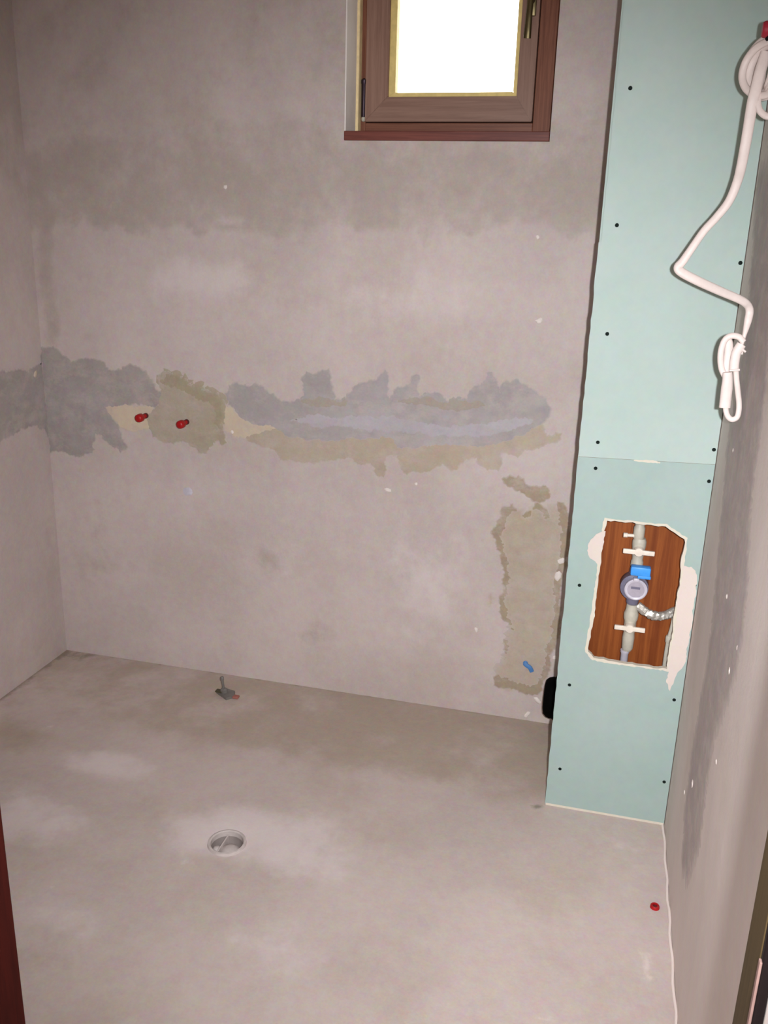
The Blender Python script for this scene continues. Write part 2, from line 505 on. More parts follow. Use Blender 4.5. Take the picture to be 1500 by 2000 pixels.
TAN_E = [(1.66,0.755),(1.689,0.771),(1.707,0.747),(1.728,0.737),(1.756,0.757),(1.77,0.784),(1.796,0.764),(1.813,0.749),(1.837,0.76),(1.837,0.791),(1.854,0.784),(1.873,0.709),(1.879,0.644),(1.871,0.607),(1.867,0.545),(1.864,0.478),(1.871,0.433),(1.871,0.363),(1.868,0.293),(1.846,0.256),(1.853,0.209),(1.831,0.119),(1.806,0.101),(1.735,0.113),(1.677,0.119),(1.672,0.142),(1.696,0.175),(1.702,0.221),(1.697,0.291),(1.721,0.31),(1.709,0.359),(1.686,0.374),(1.674,0.428),(1.685,0.467),(1.679,0.545),(1.667,0.601),(1.65,0.631),(1.635,0.677),(1.651,0.714)]
TAN_F = [(1.653,0.851),(1.702,0.864),(1.735,0.834),(1.791,0.842),(1.805,0.806),(1.785,0.793),(1.746,0.8),(1.697,0.821)]
GREY_R = [(-0.502,1.736),(-0.629,1.749),(-0.903,1.731),(-1.097,1.53),(-0.948,1.447),(-1.009,1.34),(-1.02,1.255),(-1.051,1.113),(-1.13,1.008),(-1.172,0.872),(-1.098,0.737),(-1.03,0.604),(-1.047,0.491),(-1.064,0.376),(-0.988,0.245),(-0.902,0.214),(-0.839,0.282),(-0.814,0.407),(-0.822,0.548),(-0.841,0.701),(-0.794,0.857),(-0.713,1.013),(-0.637,1.176),(-0.678,1.356),(-0.642,1.508)]
HOLE = [(1.985,0.891),(2.133,0.891),(2.183,0.862),(2.184,0.824),(2.183,0.665),(2.184,0.49),(2.092,0.49),(1.989,0.493),(1.972,0.51),(1.978,0.682)]
SMEAR1 = [(1.984,0.862),(1.961,0.851),(1.946,0.828),(1.942,0.803),(1.951,0.782),(1.969,0.77),(1.979,0.765)]
SMEAR2 = [(2.189,0.788),(2.209,0.789),(2.221,0.774),(2.235,0.745),(2.232,0.686),(2.234,0.613),(2.237,0.523),(2.22,0.49),(2.197,0.432),(2.184,0.453),(2.188,0.492),(2.186,0.621)]
SCREW = [(1.933,1.93),(1.934,1.63),(2.226,1.553),(1.937,1.373),(1.941,1.098),(2.23,1.103),(1.942,1.029),(2.223,1.021),(1.931,0.701),(2.224,0.739),(1.931,0.4),(2.213,0.4),(1.928,0.128),(2.217,0.141)]

# ------------------------------------------------------------------ the setting
H = 2.62
WL, WR, WB, WT = 1.1055, 1.7191, 1.8583, 2.45               # window opening in the back wall
FRONT_IN, FRONT_OUT = -2.05, -2.25                           # the doorway wall
JL, JR = 1.331, 2.132                                        # clear door opening
HALL = -3.75

def blob(x, y, cx, cy, rx, ry, ang=0.0):
    dx, dy = x-cx, y-cy
    ca, sa = math.cos(ang), math.sin(ang)
    u, v = (dx*ca+dy*sa)/rx, (-dx*sa+dy*ca)/ry
    return math.exp(-(u*u+v*v))

def sstep(a, b, x):
    t_ = max(0.0, min(1.0, (x-a)/(b-a)))
    return t_*t_*(3-2*t_)

def grid(us, vs_, to3d, attrs, skip=None, uneven=0.0):
    bm = bmesh.new()
    lay = {k: bm.verts.layers.float.new(k) for k in attrs}
    V = {}
    for i, u in enumerate(us):
        for j, v in enumerate(vs_):
            h = uneven*noise.noise(Vector((u*3.1, v*3.1, 0.7))) if 0 < i < len(us)-1 and 0 < j < len(vs_)-1 else 0.0
            p = bm.verts.new(to3d(u, v, h))
            for k, fn in attrs.items():
                p[lay[k]] = fn(u, v)
            V[i, j] = p
    for i in range(len(us)-1):
        for j in range(len(vs_)-1):
            if skip and skip((us[i]+us[i+1])/2, (vs_[j]+vs_[j+1])/2):
                continue
            bm.faces.new((V[i, j], V[i+1, j], V[i+1, j+1], V[i, j+1]))
    for v in [v for v in bm.verts if not v.link_faces]:
        bm.verts.remove(v)
    return bm

def axis(lo, hi, step, cuts=()):
    ks = sorted({lo, hi, *cuts})
    out_ = []
    for a, b in zip(ks, ks[1:]):
        n = max(1, round((b-a)/step))
        out_ += [a+(b-a)*i/n for i in range(n)]
    return out_+[hi]

# --- back wall, with the window opening
def damp_dark_back(x, z):
    edge = 1.595 + 0.07*noise.noise(Vector((x*3.3, 4.2, 0))) + 0.05*noise.noise(Vector((x*11.0, 1.2, z*6))) + 0.03*noise.noise(Vector((x*29.0, 7.2, z*19)))
    a = (0.58+0.10*noise.noise(Vector((x*2.4, z*3.0, 2.2))))*sstep(edge-0.05, edge+0.02, z)*(1-0.35*sstep(1.72, 2.0, z))
    a = max(a, 0.55*blob(x, z, 0.75, 1.60, 0.45, 0.035))
    a = max(a, 0.42*blob(x, z, 0.15, 0.45, 0.25, 0.55))
    a = max(a, 0.55*blob(x, z, 0.05, 1.45, 0.06, 0.55), 0.55*blob(x, z, 1.03, 0.22, 0.12, 0.07), 0.5*blob(x, z, 0.86, 0.46, 0.10, 0.16), 0.45*blob(x, z, 0.97, 1.38, 0.06, 0.05))  # darker spots, and a tall darker strip along the left corner
    return a

def pale_back(x, z):
    return max(0.52*blob(x, z, 1.30, 1.40, 0.45, 0.14), 0.60*blob(x, z, 0.62, 1.43, 0.30, 0.12), 0.55*blob(x, z, 1.42, 0.45, 0.30, 0.32), 0.35*blob(x, z, 0.9, 0.5, 0.2, 0.3))

def ochre_back(x, z):
    return max(0.55*blob(x, z, 1.72, 0.12, 0.10, 0.03), 0.5*blob(x, z, 1.60, 0.645, 0.022, 0.016), 0.5*blob(x, z, 0.125, 0.735, 0.04, 0.03), 0.5*blob(x, z, 1.64, 0.43, 0.03, 0.05),
               0.45*blob(x, z, 1.52, 0.95, 0.22, 0.05), 0.45*blob(x, z, 1.0, 0.80, 0.03, 0.03))

bm = grid(axis(0, W, 0.02, (WL, WR)), axis(0, H, 0.02, (WB, WT)), on_back, {'damp_dark': damp_dark_back, 'pale': pale_back, 'ochre': ochre_back},
          skip=lambda u, v: WL < u < WR and WB < v < WT)
T = 0.30
for a, b in (((WL, WB), (WR, WB)), ((WR, WB), (WR, WT)), ((WR, WT), (WL, WT)), ((WL, WT), (WL, WB))):
    q = [bm.verts.new((a[0], 0, a[1])), bm.verts.new((b[0], 0, b[1])), bm.verts.new((b[0], T, b[1])), bm.verts.new((a[0], T, a[1]))]
    bm.faces.new(q)
for lo, hi in (((-0.2, 0), (WL, H)), ((WR, 0), (W+0.2, H)), ((WL, 0), (WR, WB)), ((WL, WT), (WR, H))):
    q = [bm.verts.new((lo[0], T, lo[1])), bm.verts.new((hi[0], T, lo[1])), bm.verts.new((hi[0], T, hi[1])), bm.verts.new((lo[0], T, hi[1]))]
    bm.faces.new(q)
wall_back = obj('wall_back', bm, m_wall_back, kind='structure')

# --- left wall, right wall
def darker_left(y, z):
    return max(0.6*sstep(1.5, 1.9, z), 0.5*blob(y, z, -0.05, 0.3, 0.12, 0.6), 0.55*blob(y, z, -0.03, 1.6, 0.05, 0.5))  # darker high up and in strips along the back corner

bm = grid(axis(FRONT_IN, 0, 0.06), axis(0, H, 0.06), on_left, {'damp_dark': darker_left})
wall_left = obj('wall_left', bm, m_wall, kind='structure')
add_box_ = box((-0.2, FRONT_OUT, 0), (-0.003, T, H))
obj('wall_core', add_box_, m_hall, wall_left)
wall_right = obj('wall_right', box((W, FRONT_OUT, 0), (W+0.2, T, H)), m_wall_r, kind='structure')

# --- doorway wall between the hall and this room
bm = bmesh.new()
add_box(bm, (0, FRONT_OUT, 0), (JL-0.045, FRONT_IN, H))
add_box(bm, (2.1435, FRONT_OUT, 0), (W, FRONT_IN, H))
add_box(bm, (JL-0.045, FRONT_OUT, 2.08), (2.1435, FRONT_IN, H))
wall_front = obj('wall_front', bm, m_wall_r, kind='structure')

# --- floor with the hole of the drain
DX, DYY = 1.072, -0.892
QX, QY = (DX-0.075, DX+0.075), (DYY-0.075, DYY+0.075)
def brown_floor(x, y):
    a = 0.62*sstep(-0.68, -0.34, y)*(0.75+0.25*sstep(0.3, 1.2, x))
    a = max(a, 0.55*blob(x, y, 0.15, -0.62, 0.25, 0.25), 0.55*blob(x, y, 1.83, -0.42, 0.10, 0.09), 0.45*blob(x, y, 1.9, -1.35, 0.35, 0.3), 0.42*blob(x, y, 0.85, -1.35, 0.2, 0.25))  # one of the blobs paints the shadow at the boxing's left foot
    return a
def pale_floor(x, y):
    return max(0.72*blob(x, y, 1.15, -0.84, 0.34, 0.20), 0.58*blob(x, y, 0.58, -0.66, 0.26, 0.12), 0.5*blob(x, y, 2.12, -0.60, 0.12, 0.08), 0.45*blob(x, y, 1.3, -1.2, 0.3, 0.15), 0.62*blob(x, y, 0.45, -0.95, 0.30, 0.20), 0.5*blob(x, y, 0.8, -1.25, 0.35, 0.12))
def grime_shade_floor(x, y):
    return max(0.62*math.exp(-(x/0.035)**2), 0.45*math.exp(-(y/0.02)**2), 0.75*blob(x, y, 1.875, -0.49, 0.03, 0.02), 0.5*blob(x, y, 0.06, -0.04, 0.12, 0.06))  # wall-foot dirt plus painted crease shade, and shadow at the boxing's foot
def chalk_floor(x, y):
    return max(0.75*blob(x, y, 0.288, -0.505, 0.035, 0.012, 0.3), 0.6*blob(x, y, 0.765, -0.375, 0.09, 0.006, -0.12), 0.7*blob(x, y, 0.712, -1.18, 0.02, 0.012, 0.7), 0.6*blob(x, y, 1.955, -1.24, 0.03, 0.02), 0.55*blob(x, y, 2.17, -1.02, 0.03, 0.10), 0.5*blob(x, y, 1.0, -1.0, 0.06, 0.03))

fx = axis(0, W, 0.03, QX)
fy = axis(FRONT_IN, 0, 0.03, QY)
bm = grid(fx, fy, on_floor, {'brown': brown_floor, 'pale': pale_floor, 'grime_shade': grime_shade_floor, 'chalk': chalk_floor},
          skip=lambda u, v: QX[0] < u < QX[1] and QY[0] < v < QY[1], uneven=0.0025)
lays = {k: bm.verts.layers.float[k] for k in ('brown', 'pale', 'grime_shade', 'chalk')}
fns = {'brown': brown_floor, 'pale': pale_floor, 'grime_shade': grime_shade_floor, 'chalk': chalk_floor}
edge = [v for v in bm.verts if QX[0]-1e-5 <= v.co.x <= QX[1]+1e-5 and QY[0]-1e-5 <= v.co.y <= QY[1]+1e-5]
edge.sort(key=lambda v: math.atan2(v.co.y-DYY, v.co.x-DX))
circ = []
for v in edge:
    a = math.atan2(v.co.y-DYY, v.co.x-DX)
    p = bm.verts.new((DX+0.0485*math.cos(a), DYY+0.0485*math.sin(a), -0.004))
    for k in lays:
        p[lays[k]] = fns[k](p.co.x, p.co.y)
    circ.append(p)
for i in range(len(edge)):
    j = (i+1) % len(edge)
    bm.faces.new((edge[i], edge[j], circ[j], circ[i]))
bmesh.ops.recalc_face_normals(bm, faces=bm.faces)
floor = obj('floor', bm, m_floor, smooth=40, kind='structure')
obj('floor_hall', box((-0.4, HALL, -0.2), (3.4, FRONT_IN, -0.0005)), m_hall, kind='structure')
obj('screed_base', box((-0.2, FRONT_IN, -0.2), (W+0.2, T, -0.09)), m_hall, floor)
obj('ceiling', box((-0.4, HALL, H), (3.4, T, H+0.15)), m_hall, kind='structure')
obj('wall_hall_left', box((-0.4, HALL, 0), (-0.2, FRONT_OUT, H)), m_hall, kind='structure')
obj('wall_hall_right', box((3.2, HALL, 0), (3.4, FRONT_OUT, H)), m_hall, kind='structure')
obj('wall_hall_rear', box((-0.4, HALL-0.15, -0.2), (3.4, HALL, H+0.15)), m_hall, kind='structure')
obj('wall_hall_front', box((W+0.2, FRONT_OUT, 0), (3.4, FRONT_IN, H)), m_hall, kind='structure')

# --- mortar repairs on the walls: each patch a thin raised skim of its own
def patch(name, poly, to3d, h, mat, parent, label, amp=0.006, step=0.009, feather=0.006):
    """thin skim of mortar whose rim is feathered down onto the wall"""
    pts = fractal(poly, amp, step)
    n = len(pts)
    area = sum(pts[i][0]*pts[(i+1) % n][1]-pts[(i+1) % n][0]*pts[i][1] for i in range(n))
    sg = 1.0 if area > 0 else -1.0
    bm_ = bmesh.new()
    lay = bm_.verts.layers.float.new('rim')
    top = [bm_.verts.new(to3d(u, v, h)) for u, v in pts]
    edges = [bm_.edges.new((top[i], top[(i+1) % n])) for i in range(n)]
    bmesh.ops.triangle_fill(bm_, use_beauty=True, use_dissolve=False, edges=edges)
    low = []
    for i in range(n):
        a_, c_ = pts[(i-2) % n], pts[(i+2) % n]
        d = Vector((c_[0]-a_[0], c_[1]-a_[1]))
        d = d.normalized() if d.length > 1e-6 else Vector((1, 0))
        k = feather*random.uniform(0.6, 1.5)
        v = bm_.verts.new(to3d(pts[i][0]+sg*d.y*k, pts[i][1]-sg*d.x*k, 0.0002))
        v[lay] = 1.0
        low.append(v)
    for i in range(n):
        j = (i+1) % n
        bm_.faces.new((top[i], top[j], low[j], low[i]))
    bmesh.ops.recalc_face_normals(bm_, faces=bm_.faces)
    o = obj(name, bm_, mat, parent)
    o['label'] = label
    return o
patch('mortar_patch', TAN_D, on_back, 0.0006, m_tan, wall_back, 'tan lower edge of the long mortar repair')
patch('mortar_patch', GREY_C, on_back, 0.0011, m_grey, wall_back, 'long grey mortar repair across the wall')
patch('mortar_patch', [(0.93, 0.985), (1.02, 0.975), (1.10, 0.985), (1.20, 0.975), (1.30, 0.985), (1.42, 0.975), (1.55, 0.985), (1.68, 1.02), (1.73, 1.05), (1.66, 1.04), (1.52, 1.015), (1.40, 1.005), (1.30, 1.02), (1.22, 1.015), (1.10, 1.005), (1.0, 1.01)], on_back, 0.0014, m_lilac, wall_back, 'pale lilac streak along the long mortar repair', feather=0.016)
patch('mortar_patch', [(0.97, 1.055), (1.03, 1.072), (1.10, 1.058), (1.13, 1.066), (1.12, 1.05), (1.06, 1.044), (1.0, 1.042)], on_back, 0.0014, m_brownish, wall_back, 'brownish upper rim of the long mortar repair', feather=0.012)
patch('mortar_patch', [(1.30, 1.078), (1.38, 1.094), (1.46, 1.084), (1.55, 1.095), (1.58, 1.085), (1.52, 1.070), (1.44, 1.066), (1.36, 1.074)], on_back, 0.0014, m_brownish, wall_back, 'brownish upper rim of the long mortar repair', feather=0.012)
patch('mortar_patch', [(0.462, 1.085), (0.50, 1.108), (0.545, 1.098), (0.572, 1.070), (0.61, 1.062), (0.664, 1.050), (0.682, 1.025), (0.684, 0.985), (0.676, 0.94), (0.660, 0.955), (0.664, 1.01), (0.640, 1.035), (0.59, 1.045), (0.55, 1.065), (0.51, 1.078)], on_back, 0.0016, m_olive_rim, wall_back, 'darker rim of the olive mortar repair', feather=0.022)
patch('mortar_patch', [(0.001 if p[0] < 0.03 else p[0], p[1]) for p in GREY_A], on_back, 0.0010, m_dgrey, wall_back, 'dark grey mortar repair in the left corner')
patch('mortar_patch', OLIVE_B, on_back, 0.0012, m_olive, wall_back, 'olive mortar repair round the right red plug')
patch('mortar_patch', CREAM_1, on_back, 0.0007, m_cream, wall_back, 'cream mortar sliver under the left red plug')
patch('mortar_patch', CREAM_2, on_back, 0.0008, m_cream, wall_back, 'cream mortar sliver between olive and grey repairs')
patch('mortar_patch', TAN_E, on_back, 0.0006, m_tan_rim, wall_back, 'brown rim of the upright tan repair')
cx_ = sum(p[0] for p in TAN_E)/len(TAN_E); cz_ = sum(p[1] for p in TAN_E)/len(TAN_E)
inner = [(cx_+(p[0]-cx_)*0.74, cz_+(p[1]-cz_)*0.90) for p in TAN_E]
patch('mortar_patch', inner, on_back, 0.0009, m_tan, wall_back, 'upright tan mortar repair beside the boxing', feather=0.02)
patch('mortar_patch', TAN_F, on_back, 0.0012, m_tan_rim, wall_back, 'small brown mortar smear above the upright repair')
patch('mortar_patch', [(max(p[0], -0.5), p[1]) if p[0] < -0.004 else (-0.004, p[1]) for p in GREY_L], on_left, 0.0008, m_dgrey, wall_left, 'dark grey mortar repair reaching the corner')
patch('skim_patch', GREY_R, on_right, 0.0004, m_rgrey, wall_right, 'upright grey skim coat beside the boxing', amp=0.010, feather=0.03)

def fleck(p, r, to3d, parent, mat=m_fleck, seed=0, flat=0.35, stretch=1.0):
    bm_ = bmesh.new()
    bmesh.ops.create_icosphere(bm_, subdivisions=2, radius=1.0)
    rr = random.Random(seed)
    ang = rr.uniform(0, 3)
    for v in bm_.verts:
        k = 1+0.35*noise.noise(v.co*1.7+Vector((seed*3.1, 0, 0)))
        x, y, z = v.co*k
        x *= stretch
        u = x*math.cos(ang)-y*math.sin(ang); w_ = x*math.sin(ang)+y*math.cos(ang)
        v.co = to3d(p[0]+u*r, p[1]+w_*r, z*r*flat)
    return obj('plaster_fleck', bm_, mat, parent, smooth=60)
for i, (x, z, r, s) in enumerate(((1.729, 1.355, 0.009, 1.3), (1.274, 0.778, 0.007, 2.0), (1.37, 0.808, 0.005, 1.2), (0.715, 1.72, 0.007, 1.0), (1.706, 1.597, 0.005, 1.2), (1.825, 0.082, 0.008, 2.0),
                                  (1.795, 0.024, 0.007, 2.0), (1.862, 0.597, 0.010, 1.4), (1.855, 0.543, 0.011, 1.5), (1.599, 0.315, 0.006, 1.5), (1.868, 0.25, 0.007, 1.2), (0.72, 0.93, 0.006, 1.3))):
    fleck((x, z), r, on_back, wall_back, seed=i+1, stretch=s)
fleck((0.545, 0.70), 0.017, on_back, wall_back, mat=m_meter_ring, seed=40, flat=0.12)
fleck((-0.047, 1.087), 0.009, on_left, wall_left, mat=m_cream, seed=41, stretch=1.6)
for i, (y, z, r) in enumerate(((-0.873, 0.403, 0.008), (-0.766, 0.307, 0.005), (-0.952, 0.901, 0.006), (-1.159, 0.881, 0.004), (-1.118, 0.813, 0.006), (-0.73, 1.161, 0.004), (-1.13, 0.62, 0.005))):
    fleck((y, z), r, on_right, wall_right, seed=60+i, stretch=1.3)

# plaster ridge at the foot of the right wall
rp = [(W-0.004+0.002*math.sin(i*1.7), FRONT_IN+i*(2.05-DY)/40, 0.002+0.0012*math.sin(i*2.3)) for i in range(41)]
bm = bmesh.new()
add_band(bm, [Vector(p) for p in rp], 0.0036, 0.0026, face=(-1, 0, 1))
obj('baseboard_right', bm, m_ridge, smooth=60, kind='structure')

# ------------------------------------------------------------------ the window
win = structure('window_1', 'brown wooden window high in the back wall')
FY = 0.14                                                    # room side of the frame
GL, GR, GB, GT = 1.226, 1.589, 2.008, 2.345                  # visible glass
SL, SR, SB, ST = 1.132, 1.651, 1.9250, 2.425                 # sash outer edge
z0 = WB+0.027
fr_ = obj('window_frame', box((WL, FY, z0), (SL, FY+0.07, WT), 0.002), m_frame, win)
obj('frame_stile', box((SR+0.002, FY, z0), (WR, FY+0.07, WT), 0.002), m_frame, fr_)
obj('frame_rail', box((SL, FY, z0), (SR+0.002, FY+0.07, SB-0.002), 0.002), m_frame_x, fr_)
obj('frame_rail', box((SL, FY, ST+0.002), (SR+0.002, FY+0.07, WT), 0.002), m_frame_x, fr_)
bm = bmesh.new()
add_box(bm, (SL, FY+0.05, SB-0.002), (SR+0.002, FY+0.07, GB-0.03)); add_box(bm, (SL, FY+0.05, GT+0.03), (SR+0.002, FY+0.07, ST+0.002))
add_box(bm, (SL, FY+0.05, GB-0.03), (GL-0.03, FY+0.07, GT+0.03)); add_box(bm, (GR+0.03, FY+0.05, GB-0.03), (SR+0.002, FY+0.07, GT+0.03))
obj('frame_rebate', bm, m_dark, fr_)
def mitred(lo, hi, lo2, hi2, y0, y1, which):
    """one mitred bar of a rectangular frame; outer rectangle lo-hi, inner lo2-hi2"""
    o = [(lo[0], lo[1]), (hi[0], lo[1]), (hi[0], hi[1]), (lo[0], hi[1])]
    i = [(lo2[0], lo2[1]), (hi2[0], lo2[1]), (hi2[0], hi2[1]), (lo2[0], hi2[1])]
    a, b = which, (which+1) % 4
    q = [o[a], o[b], i[b], i[a]]
    bm_ = bmesh.new()
    f_ = [bm_.verts.new((x, y0, z)) for x, z in q]; k_ = [bm_.verts.new((x, y1, z)) for x, z in q]
    bm_.faces.new(f_); bm_.faces.new(k_[::-1])
    for n in range(4):
        bm_.faces.new((f_[n], f_[(n+1) % 4], k_[(n+1) % 4], k_[n]))
    bmesh.ops.recalc_face_normals(bm_, faces=bm_.faces)
    bmesh.ops.bevel(bm_, geom=bm_.edges[:], offset=0.0015, segments=2, affect='EDGES')
    return bm_
sash = obj('sash', mitred((SL+0.002, SB), (SR, ST), (GL-0.02, GB-0.013), (GR+0.012, GT+0.013), FY-0.016, FY+0.05, 0), m_sash_x, win)
for k in (1, 2, 3):
    obj('sash_bar', mitred((SL+0.002, SB), (SR, ST), (GL-0.02, GB-0.013), (GR+0.012, GT+0.013), FY-0.016, FY+0.05, k), m_sash if k != 2 else m_sash_x, sash)
for k in range(4):
    obj('glazing_bead', mitred((GL-0.02, GB-0.013), (GR+0.012, GT+0.013), (GL, GB), (GR, GT), FY-0.006, FY+0.03, k), m_bead, sash)
obj('pane', box((GL-0.01, FY+0.020, GB-0.008), (GR+0.008, FY+0.026, GT+0.008)), m_glass, win)
obj('sill', box((WL, -0.004, WB+0.0005), (WR-0.001, FY+0.07, z0), 0.002), m_sill, win)
obj('reveal_lining', box((WL, 0.001, z0), (WL+0.004, FY-0.014, WT)), m_lining, win)
obj('corner_strip', box((WL, FY-0.034, z0), (WL+0.012, FY, WT), 0.003), m_foam, win)
hg = obj('hinge', lathe([(0.0, 0), (0.0075, 0.003), (0.0075, 0.095), (0.0095, 0.098), (0.0095, 0.108), (0.004, 0.112), (0, 0.113)], (SL-0.004, FY-0.010, 1.936), n=16), m_hinge, win, smooth=40)
obj('hinge_knob', lathe([(0, -0.009), (0.006, -0.006), (0.007, 0), (0.006, 0.005), (0, 0.007)], (SL-0.004, FY-0.010, 1.933), n=16), m_plastic, hg, smooth=60)
hx = 1.628
hy = FY-0.016
hp = obj('handle', box((hx-0.014, hy-0.009, 2.205), (hx+0.014, hy, 2.29), 0.004), m_brass, win, smooth=40)
bm = lathe([(0.009, 0), (0.008, 0.02), (0.009, 0.036), (0.0, 0.038)], (hx, hy-0.007, 2.245), axis=(0, -1, 0), n=16)
path = smooth_path([(hx, hy-0.036, 2.258), (hx, hy-0.040, 2.235), (hx-0.001, hy-0.042, 2.20), (hx-0.002, hy-0.041, 2.165), (hx-0.003, hy-0.038, 2.142)], 5)
add_band(bm, path, 0.009, 0.006, widths=[0.8+0.45*i/(len(path)-1) for i in range(len(path))])
obj('handle_lever', bm, m_brass, hp, smooth=50)

# ------------------------------------------------------------------ the door frame seen from the hall
door = structure('door_1', 'wooden frame of the doorway the view looks through')
dl = obj('door_frame', box((JL-0.045, -2.16, 0), (JL, FRONT_IN+0.002, 2.04), 0.002), m_jamb_l, door)
dl['label'] = 'dark red-brown left jamb'
dr = obj('door_frame', box((JR, -2.100, 0), (2.1435, FRONT_IN+0.002, 2.04), 0.001), m_jamb_r, door)
dr['label'] = 'olive brown right jamb'
obj('door_stop', box((JR+0.0008, -2.108, 0), (2.1430, -2.1005, 2.04), 0.0015), m_jamb_d, dr)
obj('edge_highlight', box((JR-0.0014, -2.1090, 0), (JR+0.0010, -2.1030, 1.01), 0.0007), m_arris, dr)  # pale strip painted as the highlight along the jamb edge
obj('door_frame', box((JL-0.045, -2.16, 2.04), (2.1435, FRONT_IN+0.002, 2.08), 0.002), m_jamb_l, door)

# ------------------------------------------------------------------ the plasterboard boxing
PX = 1.8949
boxing = thing('plasterboard_boxing', 'tall pale green plasterboard pipe boxing in the right corner, with a cut-out', 'boxing', (PX, -DY+0.0125, 0))
on_sheet = lambda u, v, h: Vector((u, -DY+0.0125-h, v))
SEAM = 1.0602
def jag(poly, sel, amp=0.0012):
    out_ = []
    for i, p in enumerate(poly):
        q = poly[(i+1) % len(poly)]
        out_.append(p)
        if sel(p, q):
            n = max(2, int(math.hypot(q[0]-p[0], q[1]-p[1])/0.02))
            for k in range(1, n):
                s = k/n
                out_.append((p[0]+(q[0]-p[0])*s+random.uniform(-amp, amp), p[1]+(q[1]-p[1])*s))
    return out_
def seam(x):
    return SEAM-0.004 + 0.009*(x-PX)/(W-PX)
low = [(PX, 0.004), (W-0.002, 0.006), (W-0.002, seam(W)-0.0004), (PX+0.2, seam(PX+0.2)-0.0004), (PX, seam(PX)-0.0004)]
low = jag(low, lambda p, q: abs(p[0]-PX) < 1e-4 and abs(q[0]-PX) < 1e-4)
hole = fractal(HOLE, 0.0022, 0.016)
panel_low = obj('board_panel', plate(low, on_sheet, 0.0125, holes=[hole], side_index=1), [m_board_low, m_gyp], boxing)
panel_low['label'] = 'lower green plasterboard sheet with the cut-out'
hi_ = [(PX, seam(PX)+0.0004), (PX+0.2, seam(PX+0.2)+0.0004), (W-0.002, seam(W)+0.0004), (W-0.002, H-0.002), (PX+0.006, H-0.002), (PX+0.006, 1.593), (PX, 1.589)]
hi_ = jag(hi_, lambda p, q: p[0] < PX+0.007 and q[0] < PX+0.007)
panel_up = obj('board_panel', plate(hi_, on_sheet, 0.0125, side_index=1), [m_board, m_gyp], boxing)
panel_up['label'] = 'upper green plasterboard sheet'
obj('side_panel', box((PX+0.001, -DY+0.013, 0.003), (PX+0.0135, -0.001, H-0.002)), m_board, boxing)
for y0, x0 in ((-DY+0.013, PX+0.015), (-DY+0.013, W-0.045)):
    obj('metal_stud', box((x0, y0, 0.002), (x0+0.04, y0+0.03, H-0.003)), m_chrome, boxing)
# white gypsum burr round the cut-out, compound smears, joint filler
cxh = sum(p[0] for p in HOLE)/len(HOLE); czh = sum(p[1] for p in HOLE)/len(HOLE)
def grow(poly, d):
    out_ = []
    n = len(poly)
    for i in range(n):
        a, b, c_ = Vector(poly[i-1]), Vector(poly[i]), Vector(poly[(i+1) % n])
        e1, e2 = (b-a).normalized(), (c_-b).normalized()
        n1, n2 = Vector((-e1.y, e1.x)), Vector((-e2.y, e2.x))
        nn = (n1+n2).normalized()
        k = d/max(0.4, nn.dot(n1))
        p1 = b+nn*k
        out_.append((p1.x, p1.y))
    if (Vector(out_[0])-Vector((cxh, czh))).length < (Vector(poly[0])-Vector((cxh, czh))).length and d > 0:
        return grow(poly, -d)
    return out_
outer = [(x, z) for x, z in fractal(grow(HOLE, 0.0075), 0.002, 0.012)]
obj('gypsum_rim', plate(outer, on_panel, 0.0008, holes=[hole]), m_gyp, panel_low)
obj('compound_smear', plate(fractal(SMEAR1, 0.002, 0.008), on_panel, 0.0014), m_white, panel_low)
sm2 = [(min(x, W-0.004), z) for x, z in SMEAR2]
obj('compound_smear', plate(fractal([(2.189, 0.788), (2.209, 0.789), (2.222, 0.774), (2.229, 0.745), (2.229, 0.52), (2.216, 0.49), (2.199, 0.425), (2.186, 0.45), (2.1875, 0.49), (2.1885, 0.66)], 0.002, 0.01), on_panel, 0.0011), m_white, panel_low)
obj('joint_filler', plate(fractal([(2.035, 1.0575), (2.07, 1.0555), (2.10, 1.0565), (2.10, 1.0605), (2.07, 1.0625), (2.035, 1.0605)], 0.001, 0.006), on_panel, 0.0008), m_gyp, panel_low)
obj('foot_gap', box((PX+0.002, -DY-0.0006, 0.0006), (W-0.003, -DY+0.012, 0.0075)), m_gyp, panel_low)
for i, (x, z) in enumerate(SCREW):
    x = min(x, W-0.010)
    par = panel_low if z < SEAM else panel_up
    bm = lathe([(0.0, 0.0004), (0.0022, 0.0005), (0.0040, 0.0003), (0.0048, 0.0001), (0.0050, -0.002)], (x, -DY, z), axis=(0, -1, 0), n=14, cap=False)
    obj('screw', bm, m_screw, par, smooth=40)
bb = obj('back_board', box((PX+0.0140, -0.352, 0.30), (W-0.001, -0.340, 1.02)), m_backboard, boxing)
bb['label'] = 'orange-brown board behind the cut-out'

# ------------------------------------------------------------------ water meter and valves inside the boxing
AX, AY = 2.076, -0.405
meter = thing('water_meter', 'small round water meter with grey valves inside the cut-out of the green boxing', 'water meter', (AX, AY, 0.455))
obj('upper_pipe', lathe([(0.013, 0.83), (0.015, 0.835), (0.015, 0.862), (0.0125, 0.866), (0.0125, 0.985)], (AX-0.004, AY, 0), n=24), m_plastic, meter, smooth=40)
sv = obj('stop_valve', lathe([(0.012, 0.748), (0.0165, 0.752), (0.0165, 0.766), (0.014, 0.772), (0.016, 0.790), (0.0175, 0.805), (0.0185, 0.812), (0.0185, 0.824), (0.015, 0.832)], (AX, AY, 0), n=28), m_plastic, meter, smooth=40)
bm = lathe([(0.0045, 0), (0.0045, 0.024), (0.0065, 0.026), (0.0065, 0.036), (0, 0.037)], (AX-0.008, AY-0.004, 0.8385), axis=(-1, -0.1, 0), n=16)
obj('bleed_nipple', bm, m_bar, sv, smooth=40)
